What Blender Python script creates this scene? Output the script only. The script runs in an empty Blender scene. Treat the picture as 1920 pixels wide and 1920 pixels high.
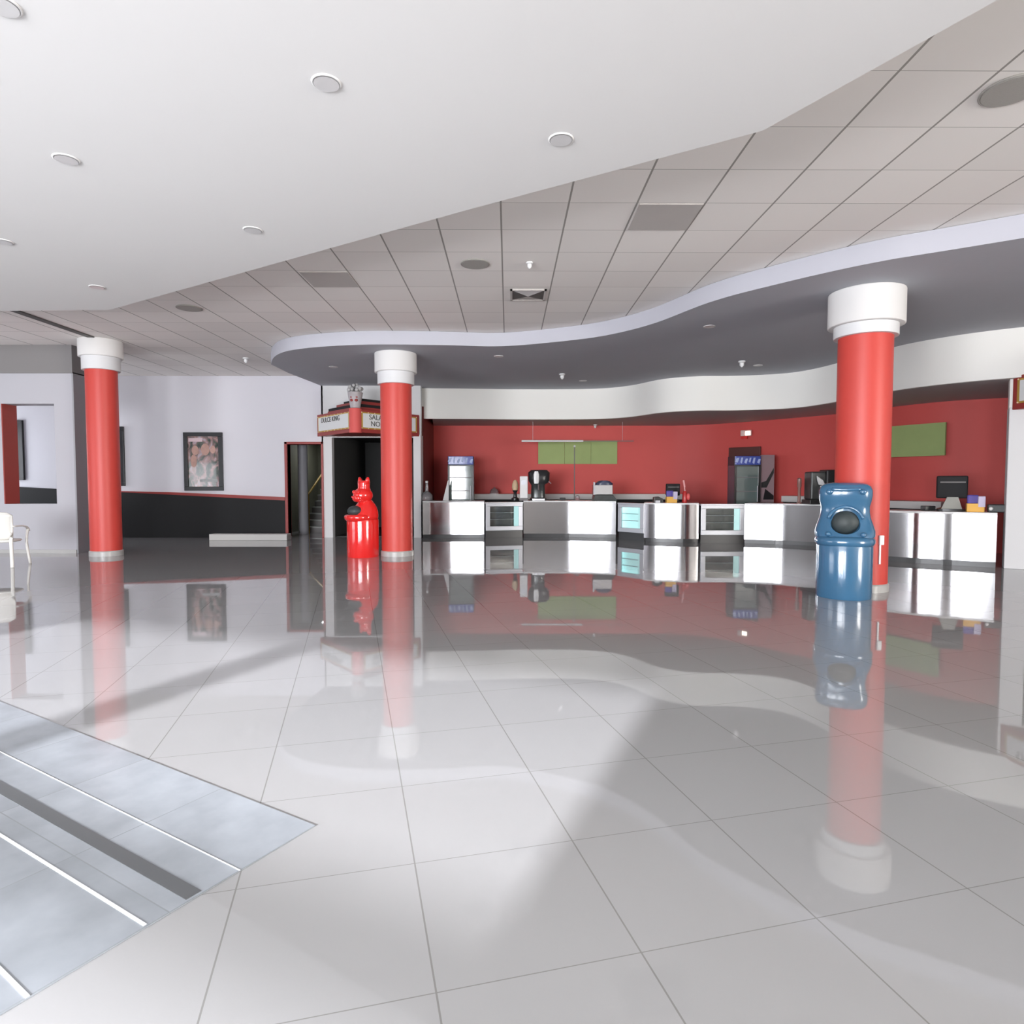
import bpy, bmesh, math, random
from mathutils import Vector, Matrix
random.seed(7)
PI = math.pi
C = bpy.context.scene.collection
sc = bpy.context.scene

# ------------------------------------------------------------------ camera, world, light, exposure
EYE, F, PITCH = 1.37, 1191.0, 0.0458
cam_d = bpy.data.cameras.new('camera'); cam_d.sensor_width = 36.0; cam_d.lens = F/1920*36.0
cam_d.clip_start = 0.05; cam_d.clip_end = 200
cam = bpy.data.objects.new('camera', cam_d); C.objects.link(cam)
cam.location = (0, 0, EYE); cam.rotation_euler = (PI/2-PITCH, 0, 0)
sc.camera = cam
w = bpy.data.worlds.new('world'); sc.world = w; w.use_nodes = True
w.node_tree.nodes['Background'].inputs[0].default_value = (0.86, 0.92, 1.0, 1)
w.node_tree.nodes['Background'].inputs[1].default_value = 1.5
WIN_Y = -13.0
# the glazed front behind the viewer runs at an angle: frame with x along it and +y into the room
FM = Matrix.Translation((0, -7, 0)) @ Matrix.Rotation(-math.radians(22), 4, 'Z')
# openings: x0, x1, z0, z1
WINDOWS = [(-9.45, -6.78, 0.1, 3.05), (-6.54, -3.65, 0.1, 3.05), (-2.97, -1.62, 0.1, 3.05)]
WIN_RAD = 18.0
def area(name, M, sx, sy, p):
    l = bpy.data.lights.new(name, 'AREA'); l.shape = 'RECTANGLE'; l.size = sx; l.size_y = sy
    l.energy = p; l.color = (0.94, 0.96, 1.0)
    o = bpy.data.objects.new(name, l); C.objects.link(o); o.matrix_world = M; return o
for (a, b, c, d) in WINDOWS:
    p = WIN_RAD*PI*(b-a)*(d-c)
    area('daylight', FM @ Matrix.Translation(((a+b)/2, -0.3, (c+d)/2)) @ Matrix.Rotation(PI/2, 4, 'X'), b-a, d-c, p)
# daylight from the glazed left side of the hall, plus an added fill in the passage behind the block
area('daylight_side', Matrix.Translation((-14.3, 4.0, 1.25)) @ Matrix.Rotation(-PI/2, 4, 'Z') @ Matrix.Rotation(PI/2, 4, 'X'), 6.0, 2.1, 80)
area('fill_passage', Matrix.Translation((-14.3, 14.3, 1.7)) @ Matrix.Rotation(-PI/2, 4, 'Z') @ Matrix.Rotation(PI/2, 4, 'X'), 2.2, 2.4, 35)
area('fill_right', Matrix.Translation((14.2, -5.5, 1.7)) @ Matrix.Rotation(PI/2, 4, 'Z') @ Matrix.Rotation(PI/2, 4, 'X'), 7.0, 2.9, 1100).data.color = (1.0, 0.96, 0.90)  # added warm fill for the underlit far end, no known glazing there
area('stair_fill', Matrix.Translation((-5.3, 18.6, 2.7)), 0.5, 0.5, 9)  # added fill that brightens the stairwell, no fitting behind it
# low hazy sun through the front glazing
l = bpy.data.lights.new('sun', 'SUN'); l.energy = 6.3; l.angle = math.radians(1.0); l.color = (0.94, 0.95, 1.0)
o = bpy.data.objects.new('sun', l); C.objects.link(o)
SUN_DIR = Vector((0.41*math.cos(math.radians(15.5)), 0.91*math.cos(math.radians(15.5)), -math.sin(math.radians(15.5))))
o.rotation_euler = SUN_DIR.to_track_quat('-Z', 'Y').to_euler()
vs = sc.view_settings
vs.view_transform = 'Standard'; vs.look = 'None'; vs.exposure = 1.08; vs.gamma = 1.0; vs.use_curve_mapping = False
try:
    sc.cycles.max_bounces = 10; sc.cycles.diffuse_bounces = 6; sc.cycles.glossy_bounces = 6
    sc.cycles.caustics_reflective = False; sc.cycles.caustics_refractive = False
    sc.cycles.sample_clamp_indirect = 6.0
except Exception: pass

# ------------------------------------------------------------------ measuring: where a sight line meets a level or a depth
def sight(px, py):
    x, y = (px-960)/F, -(py-960)/F
    return Vector((x, math.cos(PITCH)+y*math.sin(PITCH), -math.sin(PITCH)+y*math.cos(PITCH)))
def at_z(px, py, z):
    d = sight(px, py); t = (z-EYE)/d.z
    return Vector((d.x*t, d.y*t, z))
def at_y(px, py, Y):
    d = sight(px, py); t = Y/d.y
    return Vector((d.x*t, Y, EYE+d.z*t))
def floor_xy(px, py):
    p = at_z(px, py, 0); return (p.x, p.y)

# ------------------------------------------------------------------ materials
def nt(name):
    m = bpy.data.materials.new(name); m.use_nodes = True
    t = m.node_tree; return m, t, t.nodes['Principled BSDF']
def mat(name, col, rough=0.5, metal=0.0, spec=0.5, var=0.0, vscale=3.0, coat=0.0, trans=0.0, alpha=1.0, emit=None, es=0.0, bump=0.0, bscale=40):
    m, t, b = nt(name)
    b.inputs['Base Color'].default_value = (*col, 1); b.inputs['Roughness'].default_value = rough
    b.inputs['Metallic'].default_value = metal; b.inputs['Specular IOR Level'].default_value = spec
    b.inputs['Coat Weight'].default_value = coat; b.inputs['Coat Roughness'].default_value = 0.05
    b.inputs['Transmission Weight'].default_value = trans; b.inputs['Alpha'].default_value = alpha
    if emit: b.inputs['Emission Color'].default_value = (*emit, 1); b.inputs['Emission Strength'].default_value = es
    tc = t.nodes.new('ShaderNodeTexCoord')
    if var > 0:
        n = t.nodes.new('ShaderNodeTexNoise'); n.inputs['Scale'].default_value = vscale; n.inputs['Detail'].default_value = 4
        t.links.new(tc.outputs['Object'], n.inputs['Vector'])
        mx = t.nodes.new('ShaderNodeMix'); mx.data_type = 'RGBA'
        mx.inputs[6].default_value = (*[c*(1-var) for c in col], 1); mx.inputs[7].default_value = (*[min(1, c*(1+var)) for c in col], 1)
        t.links.new(n.outputs['Fac'], mx.inputs[0]); t.links.new(mx.outputs[2], b.inputs['Base Color'])
    if bump > 0:
        n = t.nodes.new('ShaderNodeTexNoise'); n.inputs['Scale'].default_value = bscale
        t.links.new(tc.outputs['Object'], n.inputs['Vector'])
        bp = t.nodes.new('ShaderNodeBump'); bp.inputs['Strength'].default_value = bump; bp.inputs['Distance'].default_value = 0.01
        t.links.new(n.outputs['Fac'], bp.inputs['Height']); t.links.new(bp.outputs['Normal'], b.inputs['Normal'])
    return m
def grid_mat(name, col, line, origin, ang, size, lw, rough, var, spec=0.5, sizey=None, linev=None, mottled=0.0):
    m, t, b = nt(name)
    N, L = t.nodes, t.links
    tc = N.new('ShaderNodeTexCoord'); mp = N.new('ShaderNodeMapping'); mp.vector_type = 'TEXTURE'
    mp.inputs['Location'].default_value = (origin[0], origin[1], 0); mp.inputs['Rotation'].default_value = (0, 0, ang)
    mp.inputs['Scale'].default_value = (size, sizey or size, 1)
    L.new(tc.outputs['Object'], mp.inputs['Vector'])
    sp = N.new('ShaderNodeSeparateXYZ'); L.new(mp.outputs[0], sp.inputs[0])
    def M(op, a, bb=None, c=None):
        n = N.new('ShaderNodeMath'); n.operation = op
        for i, v in enumerate((a, bb, c)):
            if v is None: continue
            if isinstance(v, (int, float)): n.inputs[i].default_value = v
            else: L.new(v, n.inputs[i])
        return n.outputs[0]
    pu = M('PINGPONG', sp.outputs[0], 0.5); pv = M('PINGPONG', sp.outputs[1], 0.5)
    mu = M('LESS_THAN', pu, lw); mv = M('LESS_THAN', pv, linev if linev is not None else lw)
    mask = M('MAXIMUM', mu, mv)
    fu = M('FLOOR', sp.outputs[0]); fv = M('FLOOR', sp.outputs[1])
    cb = N.new('ShaderNodeCombineXYZ'); L.new(fu, cb.inputs[0]); L.new(fv, cb.inputs[1])
    wn = N.new('ShaderNodeTexWhiteNoise'); wn.noise_dimensions = '2D'; L.new(cb.outputs[0], wn.inputs['Vector'])
    k = M('MULTIPLY_ADD', wn.outputs['Value'], 2*var, 1-var)
    if mottled:
        nz = N.new('ShaderNodeTexNoise'); nz.inputs['Scale'].default_value = 4; nz.inputs['Detail'].default_value = 5
        L.new(tc.outputs['Object'], nz.inputs['Vector'])
        k = M('MULTIPLY', k, M('MULTIPLY_ADD', nz.outputs['Fac'], 2*mottled, 1-mottled))
    vm = N.new('ShaderNodeVectorMath'); vm.operation = 'SCALE'; vm.inputs[0].default_value = col; L.new(k, vm.inputs['Scale'])
    mx = N.new('ShaderNodeMix'); mx.data_type = 'RGBA'
    L.new(mask, mx.inputs[0]); L.new(vm.outputs[0], mx.inputs[6]); mx.inputs[7].default_value = (*line, 1)
    L.new(mx.outputs[2], b.inputs['Base Color'])
    b.inputs['Roughness'].default_value = rough; b.inputs['Specular IOR Level'].default_value = spec
    return m
def steel(name, base=0.62, rough=0.13, aniso=0.7):
    m, t, b = nt(name)
    b.inputs['Base Color'].default_value = (base, base, base*1.03, 1); b.inputs['Metallic'].default_value = 1
    b.inputs['Roughness'].default_value = rough; b.inputs['Anisotropic'].default_value = aniso
    b.inputs['Anisotropic Rotation'].default_value = 0.25
    tg = t.nodes.new('ShaderNodeTangent'); tg.direction_type = 'RADIAL'; tg.axis = 'Z'
    t.links.new(tg.outputs[0], b.inputs['Tangent'])
    return m
T_Z = 4.02
M_FLOOR = grid_mat('polished_tile', (0.335, 0.333, 0.335), (0.215, 0.21, 0.205), (-1.366, 1.354), 0.2473, 0.5994, 0.0045, 0.022, 0.012, spec=1.0, linev=0.003)
M_TBAR = grid_mat('ceiling_tile', (0.84, 0.805, 0.775), (0.34, 0.32, 0.30), (-0.123+0.02, 5.491), 0.0062, 0.647, 0.014, 0.9, 0.04, spec=0.1, linev=0.0045)
M_SLATE = grid_mat('slate_tile', (0.28, 0.30, 0.325), (0.23, 0.245, 0.26), (0, 0), 0.0, 0.6, 0.004, 0.2, 0.06, mottled=0.35)
M_WHITE = mat('white_gypsum', (0.71, 0.695, 0.685), 0.85, var=0.015, vscale=0.8, spec=0.2)
M_LAV = mat('lavender_white_paint', (0.70, 0.69, 0.74), 0.7, var=0.02, vscale=1.0)
M_CREAM = mat('cream_paint', (0.90, 0.89, 0.85), 0.7, var=0.03, vscale=0.7)
M_PILLAR = mat('white_pillar_paint', (0.68, 0.68, 0.69), 0.6, var=0.02)
M_GREY = mat('grey_paint', (0.40, 0.41, 0.45), 0.75, var=0.02)
M_DGREY = mat('dark_grey_paint', (0.22, 0.21, 0.21), 0.8, var=0.02)
M_FASC = mat('lilac_grey_paint', (0.45, 0.45, 0.50), 0.7, var=0.02)
M_REDWALL = mat('red_wall_paint', (0.66, 0.095, 0.085), 0.6, var=0.05, vscale=1.2)
M_RED = mat('red_column_paint', (0.56, 0.055, 0.042), 0.45, var=0.03, vscale=2)
M_REDTRIM = mat('red_trim', (0.30, 0.035, 0.03), 0.4)
M_REDREV = mat('brick_red_reveal', (0.30, 0.04, 0.03), 0.5)
M_LGREY = mat('pale_grey_wall_paint', (0.46, 0.455, 0.49), 0.7, var=0.02)
M_BLACK = mat('black_paint', (0.018, 0.018, 0.019), 0.6, spec=0.2)
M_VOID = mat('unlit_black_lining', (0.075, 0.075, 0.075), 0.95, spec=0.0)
M_MBLK = mat('matt_black_plastic', (0.018, 0.018, 0.02), 0.6, spec=0.25)
M_BLK = mat('black_plastic', (0.022, 0.022, 0.024), 0.3)
M_GSTONE = mat('grey_stone_skirting', (0.42, 0.41, 0.40), 0.3, var=0.1, vscale=8)
M_STEEL = steel('brushed_steel')
M_STEEL2 = steel('plain_steel', 0.6, 0.28, 0.0)
M_ALU = mat('light_grey_frame', (0.55, 0.56, 0.60), 0.35, metal=0.3)
M_CTOP = mat('white_counter_top', (0.78, 0.78, 0.78), 0.3)
M_GREEN = mat('green_board', (0.36, 0.46, 0.18), 0.7, var=0.08, vscale=3)
M_BLUE = mat('blue_fibreglass', (0.040, 0.13, 0.24), 0.2, spec=0.6, coat=0.4, var=0.08, vscale=6)
M_REDG = mat('red_fibreglass', (0.72, 0.02, 0.018), 0.14, spec=0.6, coat=0.5)
M_FLAP = mat('dark_mouth_flap', (0.035, 0.045, 0.047), 0.55, var=0.35, vscale=12)
M_CHAIR = mat('white_plastic', (0.80, 0.78, 0.74), 0.35)
M_GOLD = mat('gold_trim', (0.55, 0.35, 0.08), 0.35, metal=0.4)
M_SIGNW = mat('white_letter_board', (0.72, 0.73, 0.73), 0.4)
M_BLUEH = mat('blue_header', (0.03, 0.07, 0.42), 0.3, coat=0.3)
M_LBLUE = mat('pale_blue_letters', (0.45, 0.55, 0.85), 0.4)
M_ORANGE = mat('yellow_card', (0.80, 0.45, 0.08), 0.5)
M_PURPLE = mat('purple_card', (0.10, 0.07, 0.35), 0.5)
M_YEL = mat('yellow_rail_paint', (0.50, 0.32, 0.04), 0.4)
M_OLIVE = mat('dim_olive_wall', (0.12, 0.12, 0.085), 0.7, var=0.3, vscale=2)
M_DMET = mat('dark_machine_grey', (0.07, 0.075, 0.075), 0.3, metal=0.4, var=0.3, vscale=8)
M_SLOT = mat('dark_slot', (0.09, 0.085, 0.08), 0.6)
M_SPK = mat('grey_speaker_mesh', (0.36, 0.345, 0.32), 0.7, bump=0.3, bscale=120)
M_CREAMY = mat('cream_orange', (0.78, 0.58, 0.36), 0.5, var=0.2, vscale=12)
M_GLASS = mat('clear_glass', (0.9, 0.95, 0.95), 0.03, trans=1.0)
M_TINT = mat('fridge_glass', (0.16, 0.21, 0.20), 0.06, spec=0.9, coat=0.6)
M_AQUA = mat('glow_aqua_lining', (0.60, 0.88, 0.88), 0.25, emit=(0.65, 1.0, 1.0), es=0.42)  # emission added to make the display glass look bright
M_CLEARP = mat('clear_plastic', (0.75, 0.75, 0.78), 0.15, trans=0.75)
M_LAMP = mat('lamp_diffuser', (0.60, 0.585, 0.585), 0.35)
M_LIT = mat('lit_emergency_lamp', (0.9, 0.8, 0.7), 0.4, emit=(1, 0.85, 0.7), es=2.2)
M_TILEDK = mat('darker_ceiling_tile', (0.48, 0.45, 0.43), 0.9, var=0.04)
M_PINK = mat('pinkish_print', (0.36, 0.26, 0.28), 0.4, var=0.08)
def poster_mat():
    m, t, b = nt('blurred_film_poster')
    N, L = t.nodes, t.links
    tc = N.new('ShaderNodeTexCoord'); n = N.new('ShaderNodeTexNoise'); n.inputs['Scale'].default_value = 4.2; n.inputs['Detail'].default_value = 3
    n.inputs['Distortion'].default_value = 0.8
    mp = N.new('ShaderNodeMapping'); mp.inputs['Scale'].default_value = (1.5, 1, 1.0); mp.inputs['Location'].default_value = (3.1, 0, 1.7)
    L.new(tc.outputs['Object'], mp.inputs[0]); L.new(mp.outputs[0], n.inputs['Vector'])
    r = N.new('ShaderNodeValToRGB'); e = r.color_ramp.elements
    e[0].position = 0.36; e[0].color = (0.02, 0.03, 0.025, 1); e[1].position = 0.75; e[1].color = (0.75, 0.62, 0.62, 1)
    for p, c in ((0.44, (0.07, 0.085, 0.06, 1)), (0.51, (0.22, 0.14, 0.14, 1)), (0.58, (0.38, 0.22, 0.20, 1)), (0.66, (0.42, 0.36, 0.42, 1))):
        x = e.new(p); x.color = c
    L.new(n.outputs['Fac'], r.inputs[0]); L.new(r.outputs[0], b.inputs['Base Color'])
    b.inputs['Roughness'].default_value = 0.12; b.inputs['Coat Weight'].default_value = 0.4
    return m
M_POSTER = poster_mat()

# ------------------------------------------------------------------ mesh helpers
class B:
    def __init__(s): s.bm = bmesh.new()
    def box(s, x0, x1, y0, y1, z0, z1, mx=None):
        vs_ = [s.bm.verts.new((x, y, z)) for x in (x0, x1) for y in (y0, y1) for z in (z0, z1)]
        for f in ((0, 1, 3, 2), (4, 6, 7, 5), (0, 4, 5, 1), (2, 3, 7, 6), (0, 2, 6, 4), (1, 5, 7, 3)):
            s.bm.faces.new([vs_[i] for i in f])
        if mx is not None:
            for v in vs_: v.co = mx @ v.co
        return s
    def prism(s, poly, z0, z1):
        a = [s.bm.verts.new((p[0], p[1], z0)) for p in poly]; b = [s.bm.verts.new((p[0], p[1], z1)) for p in poly]
        n = len(poly)
        s.bm.faces.new(a[::-1]); s.bm.faces.new(b)
        for i in range(n): s.bm.faces.new((a[i], a[(i+1) % n], b[(i+1) % n], b[i]))
        return s
    def xprism(s, poly, y0, y1):     # polygon in x,z, thickness along y
        a = [s.bm.verts.new((p[0], y0, p[1])) for p in poly]; b = [s.bm.verts.new((p[0], y1, p[1])) for p in poly]
        n = len(poly)
        s.bm.faces.new(a[::-1]); s.bm.faces.new(b)
        for i in range(n): s.bm.faces.new((a[i], a[(i+1) % n], b[(i+1) % n], b[i]))
        return s
    def loft(s, rings, seg=40, cap=True):   # rings of (cx, cy, z, rx, ry, power)
        R = []
        for (cx, cy, z, rx, ry, p) in rings:
            row = []
            for k in range(seg):
                a = 2*PI*k/seg; c_, s_ = math.cos(a), math.sin(a)
                x = math.copysign(abs(c_)**(2/p), c_)*rx; y = math.copysign(abs(s_)**(2/p), s_)*ry
                row.append(s.bm.verts.new((cx+x, cy+y, z)))
            R.append(row)
        for i in range(len(R)-1):
            for k in range(seg):
                s.bm.faces.new((R[i][k], R[i][(k+1) % seg], R[i+1][(k+1) % seg], R[i+1][k]))
        if cap: s.bm.faces.new(R[0][::-1]); s.bm.faces.new(R[-1])
        return s
    def lathe(s, prof, x=0, y=0, seg=40):
        return s.loft([(x, y, z, max(r, 1e-4), max(r, 1e-4), 2) for r, z in prof], seg)
    def ball(s, c, r, seg=20, mx=None):
        rx, ry, rz = (r, r, r) if isinstance(r, (int, float)) else r
        M = Matrix.Translation(c) @ (mx or Matrix.Identity(4)) @ Matrix.Diagonal((rx, ry, rz, 1))
        bmesh.ops.create_uvsphere(s.bm, u_segments=seg, v_segments=max(8, seg//2), radius=1, matrix=M); return s
    def tube(s, pts, r, seg=10, rs=None):
        pts = [Vector(p) for p in pts]; R = []
        for i, p in enumerate(pts):
            d = (pts[min(i+1, len(pts)-1)]-pts[max(i-1, 0)]).normalized()
            u = d.cross(Vector((0, 0, 1)))
            if u.length < 1e-3: u = d.cross(Vector((0, 1, 0)))
            u.normalize(); v = d.cross(u); rr = rs[i] if rs else r
            if isinstance(rr, (int, float)): rr = (rr, rr)
            R.append([s.bm.verts.new(p+u*rr[0]*math.cos(2*PI*k/seg)+v*rr[1]*math.sin(2*PI*k/seg)) for k in range(seg)])
        for i in range(len(R)-1):
            for k in range(seg): s.bm.faces.new((R[i][k], R[i][(k+1) % seg], R[i+1][(k+1) % seg], R[i+1][k]))
        s.bm.faces.new(R[0][::-1]); s.bm.faces.new(R[-1]); return s
    def ring(s, c, R_, r, seg=36, ts=10, sx=1, sy=1, mx=None):
        rows = []; mx = mx or Matrix.Identity(4)
        for i in range(seg):
            a = 2*PI*i/seg; row = []
            for k in range(ts):
                t = 2*PI*k/ts; q = R_+r*math.cos(t)
                row.append(s.bm.verts.new(Vector(c)+(mx @ Vector((q*math.cos(a)*sx, q*math.sin(a)*sy, r*math.sin(t))))))
            rows.append(row)
        for i in range(seg):
            for k in range(ts):
                s.bm.faces.new((rows[i][k], rows[(i+1) % seg][k], rows[(i+1) % seg][(k+1) % ts], rows[i][(k+1) % ts]))
        return s
    def build(s, name, m, parent=None, org=None, smooth=False, bevel=0, seg=2, sub=0):
        bmesh.ops.recalc_face_normals(s.bm, faces=s.bm.faces)
        if org is not None: bmesh.ops.translate(s.bm, verts=s.bm.verts, vec=-Vector(org))
        me = bpy.data.meshes.new(name); s.bm.to_mesh(me); s.bm.free()
        o = bpy.data.objects.new(name, me); C.objects.link(o)
        for mm in (m if isinstance(m, (list, tuple)) else [m]): me.materials.append(mm)
        if org is not None: o.location = org
        if parent: o.parent = parent
        if smooth:
            for p in me.polygons: p.use_smooth = True
            if smooth == 'auto':
                try: me.set_sharp_from_angle(angle=math.radians(40))
                except Exception: pass
        if bevel:
            md = o.modifiers.new('bevel', 'BEVEL'); md.width = bevel; md.segments = seg; md.limit_method = 'ANGLE'; md.angle_limit = 0.6
        if sub:
            md = o.modifiers.new('subdivision', 'SUBSURF'); md.levels = sub; md.render_levels = sub
        return o
def tag(o, label, cat, group=None):
    o['label'] = label; o['category'] = cat
    if group: o['group'] = group
    return o
def thing(name, label, cat, loc=(0, 0, 0), rz=0, group=None):
    o = bpy.data.objects.new(name, None); C.objects.link(o); o.empty_display_size = 0.1
    o.location = loc; o.rotation_euler = (0, 0, rz); return tag(o, label, cat, group)
def struct(o): o['kind'] = 'structure'; return o
def dup(root, loc, label, group=None, rz=None):
    r = root.copy(); C.objects.link(r); r.location = loc; r['label'] = label
    if rz is not None: r.rotation_euler = (0, 0, rz)
    if group: r['group'] = group
    for ch in list(root.children):
        c = ch.copy(); C.objects.link(c); c.parent = r
        for g in ch.children:
            d = g.copy(); C.objects.link(d); d.parent = c
    return r
def spline(pts, n=8):     # Catmull-Rom through 2-D points
    P = [Vector((p[0], p[1])) for p in pts]; P = [2*P[0]-P[1]]+P+[2*P[-1]-P[-2]]; out = []
    for i in range(1, len(P)-2):
        a, b, c, d = P[i-1:i+3]
        for k in range(n):
            t = k/n
            out.append(0.5*((2*b)+(c-a)*t+(2*a-5*b+4*c-d)*t*t+(3*b-a-3*c+d)*t**3))
    out.append(P[-2]); return [(v.x, v.y) for v in out]
def offset(line, d):      # shift a polyline sideways (d > 0: to its left)
    out = []
    for i, p in enumerate(line):
        a, b = Vector(line[max(i-1, 0)]), Vector(line[min(i+1, len(line)-1)])
        t = (b-a).normalized(); out.append((p[0]-t.y*d, p[1]+t.x*d))
    return out
def ribbon(line, d, z0, z1):   # upright curved slab between a polyline and its offset
    return B().prism(list(line)+offset(line, d)[::-1], z0, z1)

# ------------------------------------------------------------------ floor and outer shell
BACK = 15.9
fl_, fr_ = FM @ Vector((-15.25, -0.15, 0)), FM @ Vector((15.25, -0.15, 0))
hall = [(-14.2, 21), (-14.2, fl_.y), (fl_.x, fl_.y), (fr_.x, fr_.y), (14.2, fr_.y), (14.2, 21)]
struct(B().prism(hall, -0.2, 0).build('floor', M_FLOOR))
struct(B().prism(hall, T_Z, T_Z+0.1).build('ceiling', M_TBAR))
bw = B(); bw.box(13.8, 14, fr_.y, -9, 0, T_Z); bw.box(13.8, 14, -2, 21, 0, T_Z); bw.box(13.8, 14, -9, -2, 0, 0.2); bw.box(13.8, 14, -9, -2, 3.2, T_Z)
struct(bw.build('wall_right', M_CREAM))
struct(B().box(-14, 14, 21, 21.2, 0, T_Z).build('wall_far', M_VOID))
bw = B()
for (ya, yb, za, zb) in ((fl_.y-0.1, 0.8, 0, T_Z), (7.2, 13.2, 0, T_Z), (15.4, 21, 0, T_Z), (0.8, 7.2, 2.3, T_Z), (0.8, 7.2, 0, 0.2), (13.2, 15.4, 3.0, T_Z), (13.2, 15.4, 0, 0.4)): bw.box(-14.2, -14, ya, yb, za, zb)
struct(bw.build('wall_left', M_LAV))
# glazed front behind the viewer
bw = B(); xs = -15.2
for (a, b, c, d) in WINDOWS:
    bw.box(xs, a, -0.15, 0, 0, T_Z, FM); bw.box(a, b, -0.15, 0, 0, c, FM); bw.box(a, b, -0.15, 0, d, T_Z, FM); xs = b
bw.box(xs, 15.2, -0.15, 0, 0, T_Z, FM)
struct(bw.build('wall_front', M_DGREY))
for i, (a, b, c, d) in enumerate(WINDOWS):
    fr = B()
    for (p, q, r, s_) in ((a, a+0.05, c, d), (b-0.05, b, c, d), (a, b, c, c+0.05), (a, b, d-0.05, d), (a, b, 2.16, 2.32)):
        fr.box(p, q, -0.1, -0.04, r, s_, FM)
    struct(fr.build('window_%d' % (i+1), M_ALU))

struct(B().box(-3.3, 15.2, -1.2, -1.0, 0, 6, FM).build('sun_blocker', M_CREAM))  # unseen blocker added to keep the sun out of the rightmost window

# white dropped ceiling over the viewer
WZ = 3.65
e1, e2, e3 = at_z(205, 581, WZ), at_z(1430, 245, WZ), at_z(1870, 0, WZ)
e0 = at_z(0, 583, WZ); d_ = (e3-e2).normalized()
e4 = e3+d_*8.5
em = at_z(860, 398, WZ)
poly = [(-13.99, e0.y), (e0.x, e0.y), (e1.x, e1.y), (em.x, em.y), (e2.x, e2.y), (e3.x, e3.y), (e4.x, e4.y), (e4.x+0.1, -7-0.404*e4.x+0.05), (-13.99, -7+0.404*13.99+0.05)]
struct(B().prism(poly[::-1], WZ, T_Z-0.005).build('trim_1', M_WHITE))

# curved canopy over the concession counter
CZ = 3.78
front = [(508, 683), (512, 672), (524, 663), (550, 656), (605, 650), (695, 646), (830, 647), (945, 649), (1080, 637), (1155, 625), (1230, 605), (1330, 567), (1440, 537), (1636, 493), (1920, 446)]
fp = [at_z(x, y, CZ) for x, y in front]
fp = [(p.x, p.y) for p in fp]
d_ = Vector(fp[-1])-Vector(fp[-2]); d_.normalize(); fp.append((fp[-1][0]+d_.x*6, fp[-1][1]+d_.y*6))
fline = spline(fp, 7)
tipb = at_z(540, 699, CZ)
# soffit line: lower edge of the pale curved band
SZ = 3.01
sof = [(-4.74, BACK), (-3.6, 16.1), (-2.3, 16.3), (-1.0, 16.4), (0.0, 16.5), (1.4, 16.5), (2.3, 16.35), (2.95, 15.85), (3.5, 14.9), (4.2, 14.5), (4.95, 14.45), (5.6, 14.3), (6.15, 14.0), (6.45, 13.4), (6.6, 12.6), (6.72, 11.9), (6.85, 11.2), (7.2, 10.6), (7.7, 10.1), (8.4, 9.66)]
sline = spline(sof, 5)
pl = [p for p in fline]+[(12.5, 7.5), (13.7, 12), (13.7, 14)]
under = pl+[(9.6, 16.9), (-4.6, 16.9), (-4.74, BACK), (tipb.x, tipb.y)]
co = B().prism(under[::-1], CZ, T_Z-0.004).build('trim_2', [M_GREY, M_FASC], smooth=False)
for p in co.data.polygons:
    if abs(p.normal.z) < 0.5: p.material_index = 1; p.use_smooth = True
co.data.set_sharp_from_angle(angle=math.radians(50))
struct(co)
# pale curved band hanging from the canopy
o = ribbon(sline, 0.12, SZ, CZ).build('trim_3', M_CREAM, smooth='auto'); struct(o)
# concession room: low ceiling and red wall
red = [(-2.25, 18.3), (4.6, 18.3), (5.4, 18.0), (6.1, 17.4), (7.0, 16.3), (7.76, 15.2), (8.15, 14.0), (8.45, 13.3), (8.85, 12.75), (9.6, 12.3)]
rline = [red[0], (1.0, 18.3), (3.5, 18.3)]+spline(red[1:], 5)
inner = offset(sline, 0.06)
inner = [p for p in inner if p[0] > -2.3 and p[0] < 8.2]
struct(B().prism(inner+[(9.9, 10.6), (9.8, 12.2)]+rline[::-1], SZ-0.002, SZ+0.05).build('ceiling_concession', mat('concession_ceiling_grey', (0.50, 0.48, 0.48), 0.8)))
struct(ribbon(rline, 0.12, 0, SZ+0.05).build('wall_back', M_REDWALL, smooth='auto'))
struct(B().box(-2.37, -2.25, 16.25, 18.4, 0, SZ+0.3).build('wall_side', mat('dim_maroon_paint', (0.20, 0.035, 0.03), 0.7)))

# lavender back wall with the stair door
xl, xr = at_y(540, 900, BACK).x, at_y(607, 900, BACK).x      # door
px_l, px_r = at_y(623, 900, BACK).x, at_y(776, 900, BACK).x  # portal opening
bw = B()
bw.box(-14, xl, BACK, BACK+0.2, 0, T_Z); bw.box(xl, xr, BACK, BACK+0.2, 2.33, T_Z)
bw.box(xr, -4.745, BACK, BACK+0.2, 0, T_Z)
struct(bw.build('wall_back_left', M_LAV))
bw = B(); bw.box(-4.74, px_l, BACK, BACK+0.2, 0, CZ); bw.box(px_l, px_r, BACK, BACK+0.2, 2.5, CZ); bw.box(px_r, -2.27, BACK-0.05, BACK+0.35, 0, 2.56); bw.box(px_r, -2.27, BACK+0.0, BACK+0.2, 2.56, CZ)
struct(bw.build('wall_portal', M_PILLAR))
# black lobby behind the portal
bw = B(); bw.box(px_l-0.1, px_l, BACK+0.2, 19.5, 0, 2.7); bw.box(px_r, px_r+0.1, BACK+0.2, 19.5, 0, 2.7); bw.box(px_l-0.1, px_r+0.1, 19.5, 19.6, 0, 2.7); bw.box(px_l-0.1, px_r+0.1, BACK+0.2, 19.6, 2.6, 2.7)
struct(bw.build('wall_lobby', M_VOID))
bw = B(); bw.box(px_l-0.1, px_r+0.1, BACK+0.25, 19.5, 0, 0.012); struct(bw.build('trim_4', M_VOID))
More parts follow.
